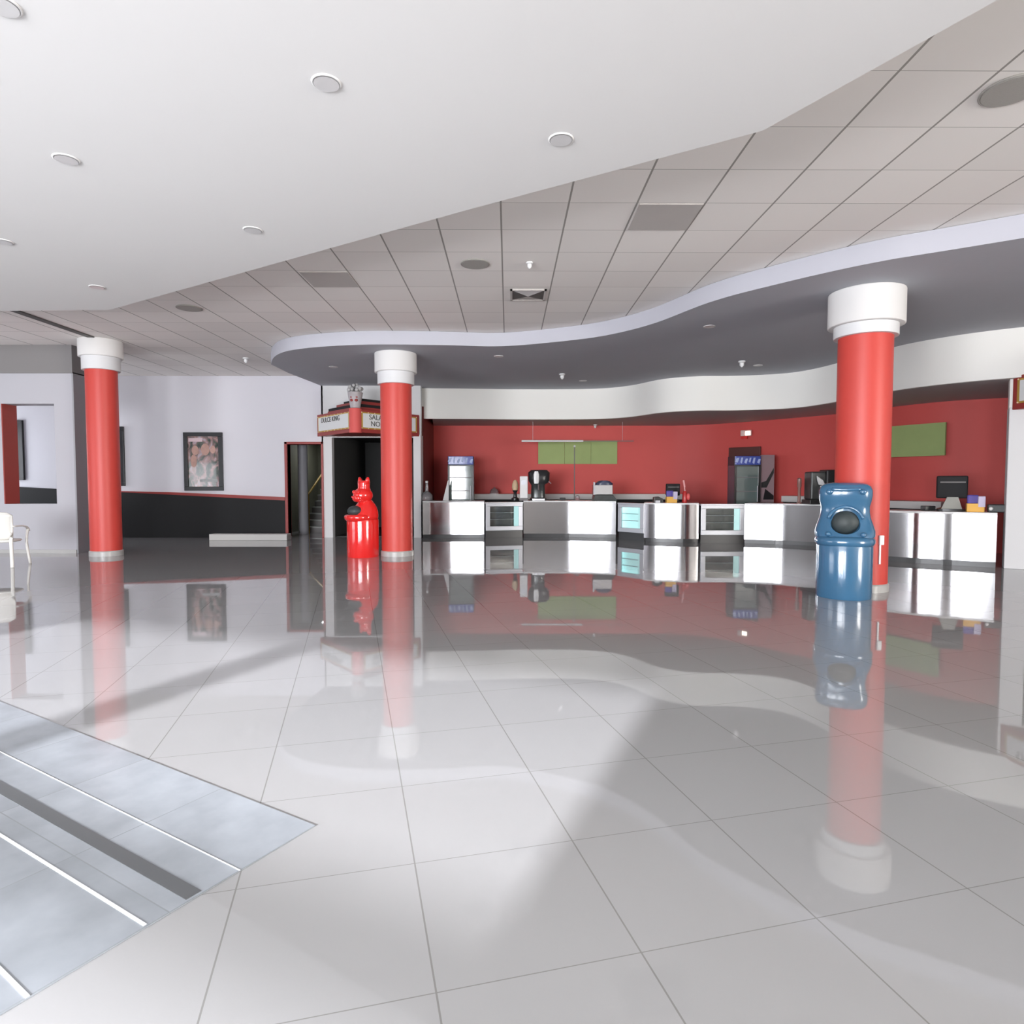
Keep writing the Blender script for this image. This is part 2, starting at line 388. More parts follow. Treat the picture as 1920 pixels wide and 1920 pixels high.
# sloping black wainscot with red cap
def wz(x): return 1.28+(x+12.5)*(0.93-1.28)/(12.5-5.6)
bw = B().xprism([(-14, 0), (xl-0.07, 0), (xl-0.07, wz(xl)), (-14, wz(-14))], BACK-0.03, BACK); struct(bw.build('trim_5', M_BLACK))
bw = B().xprism([(-10.0, wz(-10)), (xl-0.07, wz(xl)), (xl-0.07, wz(xl)+0.085), (-8.6, wz(-8.6)+0.06), (-10.0, wz(-10)+0.015)], BACK-0.05, BACK); struct(bw.build('trim_6', M_REDTRIM))
# stair door
dr = B(); dr.box(xl-0.07, xl, BACK-0.04, BACK+0.22, 0, 2.39); dr.box(xr-0.05, xr+0.0, BACK-0.04, BACK+0.22, 0, 2.39); dr.box(xl-0.07, xr, BACK-0.04, BACK+0.22, 2.33, 2.39)
struct(dr.build('door_1', M_REDTRIM, bevel=0.008))
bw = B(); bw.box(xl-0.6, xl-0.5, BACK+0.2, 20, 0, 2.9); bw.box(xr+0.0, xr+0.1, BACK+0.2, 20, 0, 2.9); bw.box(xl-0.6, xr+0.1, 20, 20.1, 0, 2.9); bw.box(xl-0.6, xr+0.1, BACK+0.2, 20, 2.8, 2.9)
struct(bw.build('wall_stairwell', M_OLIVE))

# left block with a viewing opening, grey return and bulkhead
BY = 12.35
wx0, wx1, wz0, wz1 = at_y(2, 760, BY).x, at_y(101, 760, BY).x, at_y(50, 945, BY).z, at_y(50, 757, BY).z
bx = at_y(137, 800, BY).x; top_l = at_y(50, 700, BY).z
bw = B(); bw.box(-14, wx0, BY, BY+0.35, 0, top_l); bw.box(wx1, bx, BY, BY+0.35, 0, top_l); bw.box(wx0, wx1, BY, BY+0.35, 0, wz0); bw.box(wx0, wx1, BY, BY+0.35, wz1, top_l)
struct(bw.build('wall_block', M_LGREY))
struct(B().box(bx, bx+0.03, BY, BY+1.0, 0, top_l+0.02).build('wall_return', mat('mid_grey_paint', (0.34, 0.34, 0.36), 0.7)))
struct(B().box(-14, bx+0.03, BY-0.02, BY+1.0, top_l, T_Z).build('trim_7', M_DGREY))
struct(B().box(-14, bx, BY-0.02, BY, 0, 0.07).build('baseboard_left', M_GSTONE))

# ------------------------------------------------------------------ red columns
def column(px, py, dia, topz, cap_w, cap_z, col_w, col_z, label):
    x, y = floor_xy(px, py)
    t = thing('column', label, 'column', (x, y, 0), 0, 'red columns of the hall')
    r = dia/2
    B().lathe([(r, 0.09), (r, col_z)], seg=56).build('shaft', M_RED, t, smooth='auto')
    B().lathe([(r+0.018, 0), (r+0.018, 0.085), (r+0.004, 0.1)], seg=56).build('skirting', M_GSTONE, t, smooth='auto')
    B().lathe([(col_w/2, col_z), (col_w/2, cap_z+0.01)], seg=56).build('collar', M_PILLAR, t, smooth='auto', bevel=0.006)
    B().lathe([(cap_w/2, cap_z), (cap_w/2, topz)], seg=56).build('capital', M_WHITE, t, smooth='auto', bevel=0.012)
    return t
column(200, 1041, 0.53, T_Z, 0.73, 3.70, 0.63, 3.46, 'red column on the left beside the grey wall corner, white capital against the tiled ceiling')
column(745, 1041, 0.58, CZ, 0.78, 3.42, 0.68, 3.20, 'red column standing right behind the red animal bin')
column(1611, 1104, 0.63, CZ, 0.88, 3.35, 0.74, 3.21, 'red column standing behind the blue animal bin')

# ------------------------------------------------------------------ doors, portals, marquees
bb_ = B().ball((0, 0, 0), 0.014, 8).build('bulb', M_CREAMY, smooth=True); BULB = bb_.data; bpy.data.objects.remove(bb_)
def marquee(name, label, loc, rz, text1, text2):
    # local frame: x along the wall, y into the wall, prow towards -y; width 2.5
    t = thing(name, label, 'sign', loc, rz, 'cinema marquees over the black doorways')
    Wd, D, z0, z1 = 1.265, 1.43, 2.52, 3.05
    def V(wd, d, a, b, back=0.0): return B().prism([(-wd, back), (0, back-d), (wd, back)][::-1] if False else [(-wd, back), (-wd, back-0.02), (0, back-d), (wd, back-0.02), (wd, back)], a, b)
    V(Wd, D, z0, z1).build('body', M_REDTRIM, t, bevel=0.01)
    post = B().lathe([(0.14, z0-0.01), (0.14, z1+0.01)], 0, -D+0.13, seg=24).build('corner_post', M_REDWALL, t, smooth='auto')
    for sx in (-1, 1):
        a = Vector((sx*Wd, -0.02, 0)); b = Vector((0, -D, 0)); u = (b-a).normalized(); L = (b-a).length
        if sx == 1: a, u = Vector((0, -D, 0)), -u
        ang = math.atan2(u.y, u.x)
        n = Vector((u.y, -u.x, 0))
        mx = Matrix.Translation(a+n*0.012) @ Matrix.Rotation(ang, 4, 'Z')
        lo, hi = (0.14, L-0.22) if sx == -1 else (0.22, L-0.14)
        gf = B().box(lo-0.05, hi+0.05, -0.012, 0.01, z0+0.09, z1-0.06, mx).build('gold_frame', M_GOLD, t)
        pn = B().box(lo, hi, -0.022, 0.0, z0+0.12, z1-0.09, mx).build('letter_board', M_SIGNW, t)
        for li, line_ in enumerate((text1 if sx == -1 else text2).split('\n')):
          cu = bpy.data.curves.new('txt', 'FONT'); cu.body = line_; cu.size = 0.165; cu.extrude = 0.004; cu.align_x = 'LEFT'; cu.space_line = 0.85
          to = bpy.data.objects.new('txt', cu); C.objects.link(to); bpy.context.view_layer.update()
          me = bpy.data.meshes.new_from_object(to.evaluated_get(bpy.context.evaluated_depsgraph_get())); bpy.data.objects.remove(to)
          me.transform(mx @ Matrix.Translation((lo+0.16, -0.026, z0+0.29-0.15*li+0.02)) @ Matrix.Rotation(PI/2, 4, 'X') @ Matrix.Diagonal((1.0, 1, 1, 1)))
          lt = bpy.data.objects.new('lettering', me); C.objects.link(lt); me.materials.clear(); me.materials.append(M_SLOT); lt.parent = pn
        for k in range(10):
            q = lo-0.03+(hi-lo+0.06)*k/9
            for zz in (z0+0.10, z1-0.07):
                bo_ = bpy.data.objects.new('bulb', BULB); C.objects.link(bo_); bo_.location = mx @ Vector((q, -0.018, zz)); bo_.parent = gf
    for i, (wd, d, a, b, m_) in enumerate(((1.0, 1.13, 3.05, 3.13, M_REDTRIM), (0.98, 1.11, 3.13, 3.20, M_BLACK), (0.78, 0.9, 3.20, 3.29, M_REDTRIM), (0.6, 0.7, 3.29, 3.37, M_BLACK))):
        V(wd, d, a-0.01, b).build('roof_tier', m_, t)
    return t
mc = (px_l+px_r)/2
mx_ = -3.57
mq = marquee('theatre_marquee', 'red and gold prow-shaped cinema marquee over the black doorway behind the red animal bin', (mx_, BACK-0.03, 0), 0, 'DULCE KING', 'SALA\n NO')
# popcorn bucket ornament on the prow
pb = thing('popcorn_bucket', 'grey popcorn bucket ornament with red print standing on the left marquee prow', 'ornament', (mx_, BACK-0.03-1.30, 3.07))
B().lathe([(0.11, 0.0), (0.17, 0.33), (0.175, 0.35)], seg=16).build('bucket', mat('bucket_print', (0.40, 0.36, 0.37), 0.5, var=0.3, vscale=9), pb, smooth='auto')
k_ = B()
for i in range(34):
    a = random.random()*2*PI; r_ = 0.17*math.sqrt(random.random()); k_.ball((r_*math.cos(a), r_*math.sin(a), 0.37+0.16*(1-(r_/0.18)**2)*random.random()+0.02), random.uniform(0.035, 0.055), 8)
k_.build('popcorn', mat('grey_popcorn', (0.45, 0.44, 0.44), 0.8), pb, smooth=True)
k_ = B()
for a in (-1.95, -1.2):
    for dz in (0.17, 0.24): k_.ball((0.125*math.cos(a)+0.0, 0.125*math.sin(a), dz), (0.045, 0.03, 0.035), 8)
k_.build('red_print', M_REDTRIM, pb, smooth=True)

# right hand portal: only its left pillar and marquee tip are in view
RX, RY = floor_xy(1882, 1066); RA = -math.radians(32.7)
RM = Matrix.Translation((RX, RY, 0)) @ Matrix.Rotation(RA, 4, 'Z')
struct(B().box(0, 0.30, 0, 0.3, 0, 2.56, RM).build('wall_pillar', M_PILLAR, bevel=0.01))
bw = B(); bw.box(0.0, 5.5, 0.02, 0.22, 2.5, CZ, RM); bw.box(2.45, 5.5, 0.02, 0.22, 0, 2.5, RM)
struct(bw.build('wall_right_portal', M_CREAM))
bw = B(); bw.box(0.3, 0.4, 0.25, 2.6, 0, 2.7, RM); bw.box(2.45, 2.55, 0.25, 2.6, 0, 2.7, RM); bw.box(0.3, 2.5, 2.6, 2.7, 0, 2.7, RM); bw.box(0.3, 2.5, 0.25, 2.7, 2.6, 2.7, RM)
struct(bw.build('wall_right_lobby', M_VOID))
cpt = RM @ Vector((1.3, 0.0, 0))
marquee('theatre_marquee', 'red and gold cinema marquee cut off by the right edge above the white pillar', (cpt.x, cpt.y, 0), RA, 'SALA 2', 'SALA')
struct(B().box(0.30, 0.34, 0.3, 2.4, 0, SZ, RM).build('wall_counter_end', M_DGREY))

# ------------------------------------------------------------------ posters
def poster(px0, px1, py0, py1, Y, label, art, fw=0.09):
    a = at_y(px0, py0, Y); b = at_y(px1, py1, Y)
    cx, cz, hw, hh = (a.x+b.x)/2, (a.z+b.z)/2, abs(b.x-a.x)/2, abs(a.z-b.z)/2
    t = thing('framed_poster', label, 'poster', (cx, Y, cz), 0)
    f = B(); f.box(-hw, hw, -0.06, 0, hh-fw, hh); f.box(-hw, hw, -0.06, 0, -hh, -hh+fw); f.box(-hw, -hw+fw, -0.06, 0, -hh+fw, hh-fw); f.box(hw-fw, hw, -0.06, 0, -hh+fw, hh-fw)
    f.build('frame', M_BLK, t, bevel=0.006)
    B().box(-hw+fw, hw-fw, -0.03, -0.005, -hh+fw, hh-fw).build('print', art, t)
    return t, hw, hh
pt, hw, hh = poster(345, 420, 811, 920, BACK, 'framed film poster of blurred pink and brown figures above the red rail', M_POSTER, 0.10)
B().box(-hw+0.12, -0.02, -0.033, -0.029, hh-0.23, hh-0.14).build('title_band', mat('pale_pink_print', (0.72, 0.55, 0.58), 0.4), pt)
k_ = B()
for (x, z, rx, rz_) in ((-0.20, 0.28, 0.09, 0.12), (0.05, 0.30, 0.11, 0.15), (0.24, 0.30, 0.07, 0.10), (-0.24, 0.02, 0.08, 0.16)):
    k_.ball((x, -0.034, z), (rx, 0.004, rz_), 14)
k_.build('figure_print', mat('skin_tone_print', (0.50, 0.30, 0.25), 0.4, var=0.4, vscale=9), pt)
B().box(-0.1, hw-0.14, -0.033, -0.029, -hh+0.22, -hh+0.29).build('caption_band', mat('grey_print', (0.4, 0.42, 0.42), 0.4), pt)
poster(192, 236, 800, 911, BACK-0.0, 'black framed poster half hidden by the left red column', M_BLK)
poster(28, 48, 788, 900, BACK, 'narrow black framed poster seen through the opening in the left wall', M_BLK, 0.05)
struct(B().box(wx0, wx0+0.02, BY-0.005, BY+0.36, wz0, wz1).build('trim_8', M_REDREV))

# low white plinth in front of the wainscot
a = floor_xy(392, 1013.5); b = floor_xy(538, 1013.5)
tag(B().box(a[0], b[0], a[1], a[1]+0.3, 0, 0.15).build('low_plinth', mat('off_white_plinth', (0.55, 0.54, 0.52), 0.5), org=(a[0], a[1], 0), bevel=0.01), 'long low off-white plinth on the floor against the black wainscot', 'plinth')
# stairwell contents
tag(B().lathe([(0.13, 0), (0.13, 2.8)], at_y(568, 900, 17.0).x, 17.0, seg=24).build('round_pillar', mat('stair_pillar_grey', (0.34, 0.34, 0.37), 0.5), smooth='auto'), 'pale grey round pillar standing inside the stair doorway', 'pillar')
st = thing('staircase', 'dim staircase with grey treads climbing beyond the red-framed doorway', 'stairs', (at_y(592, 900, 17.6).x, 17.4, 0))
for i in range(7):
    B().box(-0.32, 0.42, 0.28*i, 2.3, 0.17*i, 0.17*(i+1)-0.03).build('riser', M_DGREY, st)
    B().box(-0.32, 0.42, 0.28*i-0.03, 0.28*(i+1), 0.17*(i+1)-0.03, 0.17*(i+1)).build('tread', mat('stair_tread', (0.30, 0.31, 0.30), 0.5) if i == 0 else bpy.data.materials['stair_tread'], st)
hr = thing('handrail', 'yellow handrail post beside the dim staircase', 'handrail', (at_y(577, 900, 17.2).x, 17.2, 0))
B().tube([(0, 0, 0), (0, 0, 1.05)], 0.035).build('post', M_YEL, hr, smooth='auto')
B().tube([(0, 0, 1.05), (0.25, 2.0, 2.3)], 0.028).build('rail', M_YEL, hr, smooth='auto')

# ------------------------------------------------------------------ concession counters
def polyc(pts, n=6): return spline([floor_xy(*p) for p in pts], n)
def by_slope(start, end, slopes, n=24):
    # plan curve of the front given by its start, its last x and the slope along it
    out = []; x, y = start; h = (end-x)/n
    for i in range(n+1):
        out.append((x, y)); u = i/n
        for (u0, s0), (u1, s1) in zip(slopes, slopes[1:]):
            if u0 <= u <= u1: k = (u-u0)/(u1-u0); k = k*k*(3-2*k); sl = s0+(s1-s0)*k
        y += sl*h; x += h
    return out
def counter(label, pts, H=0.92, depth=0.6, n=8):
    line = polyc(pts, n) if not isinstance(pts, dict) else by_slope(**pts); o_ = (line[0][0], line[0][1], 0)
    t = thing('serving_counter', label, 'counter', o_, 0, 'steel fronted serving counters')
    loc = [(p[0]-o_[0], p[1]-o_[1]) for p in line]
    ch = (Vector(loc[-1])-Vector(loc[0])).normalized()
    def off(d): return [(p[0]-ch.y*d, p[1]+ch.x*d) for p in loc]
    def rib(a, b, z0, z1): return B().prism(off(a)+off(b)[::-1], z0, z1)
    rib(0.0, 0.03, 0.09, H-0.035).build('front_panel', M_STEEL, t, smooth='auto')
    rib(0.03, depth, 0.09, H-0.036).build('carcass', M_BLACK, t)
    rib(0.05, depth-0.02, 0, 0.09).build('toe_kick', M_BLK, t)
    rib(-0.015, depth+0.01, H-0.035, H).build('worktop', M_CTOP, t, bevel=0.004)
    return t
counter('steel-fronted counter section nearest the left doorway, under the left drinks fridge', dict(start=(-2.21, 15.70), end=-0.69, slopes=[(0, 0.16), (0.2, 0.0), (0.9, 0.0), (1, 0.02)]))
counter('long inward-curving steel counter section below the green board and popcorn warmer', dict(start=(0.29, 16.0), end=2.58, slopes=[(0, 0.05), (0.2, 0.0), (0.42, -0.04), (0.52, -0.14), (0.78, -0.18), (0.86, -0.34), (1, -0.4)]))
counter('short bulging steel counter section between two built-in glass displays', dict(start=(3.08, 14.80), end=4.26, slopes=[(0, -0.6), (0.22, -0.42), (0.3, -0.3), (0.65, -0.25), (0.75, -0.1), (1, 0.06)]), H=0.91)
counter('steel counter section curving behind the blue bin and right column', dict(start=(5.27, 14.38), end=6.9, slopes=[(0, -0.36), (0.34, -0.39), (0.46, -0.68), (1, -0.85)]), H=0.91)
counter('right-hand steel counter section ending at the white pillar', dict(start=(6.50, 11.12), end=7.80, slopes=[(0, -0.95), (0.22, -0.85), (0.34, -0.66), (0.5, -0.62), (0.56, -0.50), (0.63, -0.66), (1, -0.64)]), H=0.89)
def display(label, p0, p1, H=0.91, depth=0.27, inner=None):
    a, b = Vector(floor_xy(*p0)), Vector(floor_xy(*p1)); d = b-a; L = d.length
    t = thing('display_fridge', label, 'display fridge', (a.x, a.y, 0), math.atan2(d.y, d.x), 'glass fronted displays built into the counter')
    f = 0.105; z0, z1 = 0.19, H-0.05
    fr = B(); fr.box(0, L, -0.02, 0.03, z0, z0+f); fr.box(0, L, -0.02, 0.03, z1-f*0.7, z1); fr.box(0, f, -0.02, 0.03, z0+f, z1-f*0.7); fr.box(L-f, L, -0.02, 0.03, z0+f, z1-f*0.7)
    fr.build('door_frame', M_ALU, t, bevel=0.006)
    B().box(f-0.01, L-f+0.01, 0.0, 0.008, z0+f-0.01, z1-f*0.7+0.01).build('glass', M_GLASS, t)
    cb = B(); cb.box(0, 0.03, 0.03, depth, 0.1, H-0.06); cb.box(L-0.03, L, 0.03, depth, 0.1, H-0.06); cb.box(0, L, depth-0.03, depth, 0.1, H-0.06); cb.box(0, L, 0.03, depth, 0.1, 0.19); cb.box(0, L, 0.03, depth, H-0.09, H-0.06)
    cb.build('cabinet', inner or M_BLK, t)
    B().box(L-f-0.10, L-f+0.01, 0.04, 0.10, z0+f, z1-f*0.7).build('glow_side_liner', M_AQUA, t)
    for k in (1, 2):
        zz = z0+f+(z1-z0-1.7*f)*k/3; B().box(0.04, L-0.04, 0.06, depth-0.05, zz, zz+0.012).build('shelf', M_ALU, t)
    B().box(0, L, 0.02, depth, 0, 0.19).build('toe_kick', M_BLK, t)
    B().box(-0.01, L+0.01, -0.02, depth, H-0.05, H-0.02).build('top_rail', M_ALU, t)
    return t
display('undercounter glass display fridge with dark interior between the first two steel counters', (911, 1009.5), (980, 1008))
display('narrow angled glass display with an added pale aqua glow inside', (1159, 1011), (1207, 1015.5), depth=0.2, inner=M_AQUA)
display('square glass display fridge with three dark shelves left of the blue bin', (1314, 1018.5), (1395, 1018.5))

# back counter: white slab on dark base, three lengths along the red wall
def backcounter(label, line, H, lab='back_counter'):
    o_ = (line[0][0], line[0][1], 0); loc = [(p[0]-o_[0], p[1]-o_[1]) for p in line]
    t = thing('back_counter', label, 'counter', o_)
    B().prism(offset(loc, 0.08)+offset(loc, 0.55)[::-1], 0, H-0.15).build('base_unit', M_BLACK, t)
    B().prism(offset(loc, 0.0)+offset(loc, 0.56)[::-1], H-0.15, H).build('slab', mat('white_slab', (0.66, 0.64, 0.62), 0.5), t, bevel=0.006)
backcounter('long back counter with thick white edge running along the red wall below the green board', [(-1.3, 17.7), (4.75, 17.7)], 1.06)
rl = offset(spline([(7.0, 16.3), (7.76, 15.2), (8.15, 14.0)], 5), -0.62)
backcounter('short white-edged back counter behind the coffee machine', rl[1:-2], 1.05)
rl = offset(spline([(8.15, 13.95), (8.45, 13.3), (8.85, 12.75)], 4), -0.60)
backcounter('white-edged back counter behind the right column', rl, 1.0)

# ------------------------------------------------------------------ wall items
a, b = at_y(1009, 826, 18.28), at_y(1157, 870, 18.28)
t = thing('menu_board', 'blank green board on the red wall in the middle of the counter', 'board', (a.x, 18.28, b.z), 0, 'blank green boards')
n3 = (b.x-a.x)/3
for k in range(3): B().box(n3*k+0.003, n3*(k+1)-0.003, -0.03, 0, 0, a.z-b.z).build('panel', M_GREEN, t)
# second board on the slanting part of the wall
wl = [p for p in rline]
def wall_hit(px):
    dx, dy = (px-960)/F, 1.0
    for (p, q) in zip(wl, wl[1:]):
        s0, s1 = p[0]*dy-p[1]*dx, q[0]*dy-q[1]*dx
        if s0 <= 0 <= s1 or s1 <= 0 <= s0:
            k = s0/(s0-s1); return Vector((p[0]+(q[0]-p[0])*k, p[1]+(q[1]-p[1])*k))
def on_wall(px0, px1, off=0.05):
    p, q = wall_hit(px0), wall_hit(px1); d = (q-p).normalized(); n = Vector((-d.y, d.x))*-1
    # n must point to the viewer
    if n.y > 0: n = -n
    p = p+n*off; q = q+n*off; return p, q, math.atan2(d.y, d.x), (q-p).length
p, q, an, L = on_wall(1655, 1778, 0.16)
t = thing('menu_board', 'blank green board on the red wall right of the right column', 'board', (p.x, p.y, 1.92), an, 'blank green boards')
B().box(0, L, -0.02, 0.02, 0, 0.66).build('panel', M_GREEN, t)
p, q, an, L = on_wall(1368, 1427, 0.06)
d2 = B(); mxd = Matrix.Translation((p.x, p.y, 0)) @ Matrix.Rotation(an, 4, 'Z')
d2.box(0, L, -0.03, 0.02, 0, 2.33, mxd); struct(d2.build('door_2', mat('dark_maroon_door', (0.10, 0.03, 0.025), 0.5), bevel=0.01))
p, q, an, L = on_wall(1391, 1411, 0.07)
t = thing('emergency_light', 'small lit white emergency light with red underside above the dark door', 'light', (p.x, p.y, 2.62), an)
B().box(0, L, -0.07, 0.0, 0, 0.16).build('housing', mat('emergency_housing', (0.8, 0.62, 0.58), 0.4), t, bevel=0.02)
B().box(L*0.5, L-0.02, -0.085, -0.07, 0.02, 0.12).build('lamp', M_LIT, t)
B().box(0.02, L*0.6, -0.06, -0.01, -0.07, 0.0).build('red_base', mat('red_lens', (0.7, 0.03, 0.03), 0.3), t)
# white light rod hanging in front of the board
a, b = at_y(978, 827, 17.2), at_y(1188, 826, 17.2)
t = thing('hanging_rod', 'thin white rod hanging level in front of the green board', 'rod', ((a.x+b.x)/2, 17.2, a.z))
hl = (b.x-a.x)/2
B().tube([(-hl, 0, 0), (0.1*hl, 0, 0)], 0.028).build('tube', M_CTOP, t, smooth='auto')
B().tube([(0.1*hl, 0, 0), (hl, 0, 0)], 0.012).build('arm', M_DGREY, t, smooth='auto')
for x in (-0.8*hl, 0.8*hl): B().tube([(x, 0, 0), (x, 0, SZ-a.z)], 0.004, 6).build('wire', M_ALU, t)
p = at_y(1077, 836, 17.0)
t = thing('thin_post', 'thin dark post with small white cap standing in front of the green board', 'post', (at_y(1077, 900, 17.0).x, 17.0, 0))
B().tube([(0, 0, 0), (0, 0, p.z-0.02)], 0.013, 8).build('stem', M_DGREY, t, smooth='auto')
B().ball((0, 0, p.z-0.01), 0.03, 10).build('cap', M_CTOP, t, smooth=True)

# ------------------------------------------------------------------ tall drinks fridges
def fridge(label, loc, W_, H, D, rz=0):
    t = thing('drinks_fridge', label, 'fridge', loc, rz, 'upright glass door drinks fridges')
    cb = B(); cb.box(-W_/2, -W_/2+0.05, 0, D, 0, H); cb.box(W_/2-0.05, W_/2, 0, D, 0, H); cb.box(-W_/2, W_/2, D-0.04, D, 0, H); cb.box(-W_/2, W_/2, 0, D, H-0.24, H); cb.box(-W_/2, W_/2, 0, D, 0, 0.25)
    cb.build('cabinet', mat('fridge_body', (0.12, 0.13, 0.17), 0.3), t, bevel=0.01)
    hd = B().box(-W_/2+0.01, W_/2-0.01, -0.05, 0, H-0.22, H).build('header', M_BLUEH, t, bevel=0.012)
    k = B()
    for i, (x, w_, z, h_) in enumerate(((-0.5, 0.16, 0.5, 0.28), (-0.3, 0.1, 0.42, 0.4), (-0.15, 0.14, 0.4, 0.3), (0.02, 0.1, 0.5, 0.3), (0.16, 0.12, 0.36, 0.44), (0.34, 0.14, 0.4, 0.25))):
        k.xprism([(x*W_, H-0.22+z*0.22-0.03), (x*W_+w_*W_*0.6, H-0.22+z*0.22-0.06), (x*W_+w_*W_, H-0.22+(z+h_)*0.22), (x*W_+w_*W_*0.4, H-0.22+(z+h_)*0.22)], -0.056, -0.05)
    k.build('lettering', M_LBLUE, hd)
    B().box(-W_/2+0.04, W_/2-0.04, 0.0, 0.02, 0.27, H-0.25).build('glass_door', M_TINT, t)
    fr = B(); z0, z1 = 0.25, H-0.23
    for q in ((-W_/2, -W_/2+0.05, z0, z1), (W_/2-0.05, W_/2, z0, z1), (-W_/2, W_/2, z0, z0+0.05), (-W_/2, W_/2, z1-0.03, z1)): fr.box(q[0], q[1], -0.03, 0.0, q[2], q[3])
    fr.build('door_frame', M_BLK, t)
    for zz in (0.8, 1.15, 1.5): B().box(-W_/2+0.05, W_/2-0.05, -0.006, 0.0, zz, zz+0.02).build('shelf_edge', M_DGREY, t)
    B().tube([(W_/2-0.08, -0.05, 0.9), (W_/2-0.08, -0.05, 1.3)], 0.012).build('handle', M_ALU, t)
    return t
fx = at_y(864, 900, 16.75).x
fridge('glass-door drinks fridge with glaring door behind the left steel counter', (fx, 16.75, 0), 0.68, 2.07, 0.6, 0.03)
fx = at_y(1401, 900, 15.9).x
fridge('glass-door drinks fridge with blue header in front of the dark maroon door', (fx, 15.9, 0), 0.64, 2.04, 0.58, -0.05)
p0 = at_y(1427, 853, 16.0); p1 = at_y(1451, 940, 16.0)
t = thing('printed_panel', 'pinkish grey printed panel standing right of the fridge with blue header', 'panel', ((p0.x+p1.x)/2, 16.0, 0))
hw_ = (p1.x-p0.x)/2
B().box(-hw_, hw_, 0, 0.05, 0, p0.z).build('board', M_PINK, t, bevel=0.006)
B().xprism([(-hw_*0.6, 0.95), (hw_*0.95, 0.95), (hw_*0.95, 1.05), (-hw_*0.3, 1.22)], -0.004, 0).build('dark_print', M_BLK, t)
B().xprism([(-hw_*0.9, 1.25), (-hw_*0.1, 1.25), (hw_*0.9, 1.62), (hw_*0.9, 1.75), (-hw_*0.2, 1.42), (-hw_*0.9, 1.38)], -0.004, 0).build('grey_print', M_DMET, t)

# ------------------------------------------------------------------ things on the counters
CT = 0.92
def loc_on(px, Y, z=CT): return (at_y(px, 900, Y).x, Y, z)
t = thing('plastic_jug', 'clear long-necked plastic jug on the far left end of the counter', 'jug', loc_on(800, 16.05))
B().lathe([(0.13, 0), (0.145, 0.03), (0.145, 0.14), (0.10, 0.2), (0.04, 0.24), (0.03, 0.42), (0.035, 0.46), (0.02, 0.47)], seg=28).build('jug_body', M_CLEARP, t, smooth='auto')
B().lathe([(0.036, 0.45), (0.036, 0.5)], seg=16).build('cap', M_CTOP, t, smooth='auto')
x = at_y(836, 900, 16.1).x
tag(B().xprism([(-0.08, 0), (0.07, 0), (0.07, 0.52), (0.045, 0.5)], 0, 0.03).build('white_card', M_CTOP, org=(0, 0, 0)), 'white pointed card leaning beside the left drinks fridge', 'card').location = (x, 16.1, CT)
t = thing('glass_dome', 'small clear glass dome on the white-edged back counter', 'dome', loc_on(927, 17.9, 1.06))
B().lathe([(0.12, 0.0), (0.12, 0.07), (0.09, 0.13), (0.03, 0.16), (0.02, 0.19)], seg=24).build('cover', M_CLEARP, t, smooth='auto')
B().lathe([(0.14, -0.0), (0.14, 0.012)], seg=24).build('plate', M_CTOP, t, smooth='auto')
t = thing('cone_dispenser', 'cream and orange cone display on a black stand left of the white dispenser', 'dispenser', loc_on(966, 16.5))
B().lathe([(0.10, 0), (0.10, 0.05), (0.05, 0.08), (0.04, 0.2), (0.075, 0.26)], seg=20).build('stand', M_BLK, t, smooth='auto')
B().lathe([(0.06, 0.24), (0.085, 0.33), (0.08, 0.42), (0.05, 0.50), (0.015, 0.53)], seg=20).build('cone', M_CREAMY, t, smooth='auto')
t = thing('cup_dispenser', 'tall white box dispenser beside the dark drinks machine', 'dispenser', loc_on(982, 16.2))
B().box(-0.1, 0.1, -0.12, 0.12, 0.06, 0.62).build('body', M_CTOP, t, bevel=0.015)
B().box(-0.07, 0.07, -0.13, -0.115, 0.40, 0.52).build('window', M_ALU, t)
B().box(-0.11, 0.11, -0.14, 0.14, 0, 0.06).build('base', M_DGREY, t)
def machine(label, loc, s=1.0):
    t = thing('drinks_machine', label, 'machine', loc)
    B().loft([(0, 0.04, z*s, a*s, b_*s, 3.2) for z, a, b_ in ((0, 0.2, 0.2), (0.05, 0.2, 0.2), (0.07, 0.17, 0.15), (0.36, 0.16, 0.14), (0.42, 0.2, 0.18))], 28).build('body', M_DMET, t, smooth='auto')
    B().loft([(0.02*s, 0.02, z*s, a*s, b_*s, 2.6) for z, a, b_ in ((0.40, 0.2, 0.18), (0.46, 0.25, 0.2), (0.66, 0.26, 0.2), (0.72, 0.2, 0.16))], 28).build('hopper', M_BLK, t, smooth='auto')
    B().loft([(-0.05*s, -0.19*s, z*s, a*s, 0.02, 2.5) for z, a in ((0.40, 0.05), (0.45, 0.06), (0.62, 0.065), (0.69, 0.04))], 20).build('white_badge', M_CTOP, t, smooth='auto')
    B().tube([(0.0, -0.16*s, 0.38*s), (0.0, -0.2*s, 0.25*s)], 0.018*s).build('spout', M_STEEL2, t, smooth='auto')
    B().box(-0.15*s, 0.15*s, -0.26*s, -0.1*s, 0, 0.05*s).build('drip_tray', M_STEEL2, t, bevel=0.005)
    B().tube([(0.24*s, -0.08, 0.46*s), (0.30*s, -0.12, 0.40*s)], 0.012*s).build('lever', M_PINK, t)
    return t
machine('dark drinks machine with white oval badge left of the green board', loc_on(1009, 16.35), 1.08)
t = thing('coffee_machine', 'dark glass coffee machine with a painted white highlight left of the right column', 'machine', loc_on(1538, 13.75, 0.91))
B().box(-0.31, 0.31, -0.2, 0.2, 0, 0.10).build('base', M_BLK, t, bevel=0.015)
B().box(-0.27, 0.05, -0.16, 0.18, 0.10, 0.70).build('tank', M_DMET, t, bevel=0.03)
B().box(0.05, 0.31, -0.18, 0.18, 0.10, 0.74).build('tower', M_BLK, t, bevel=0.03)
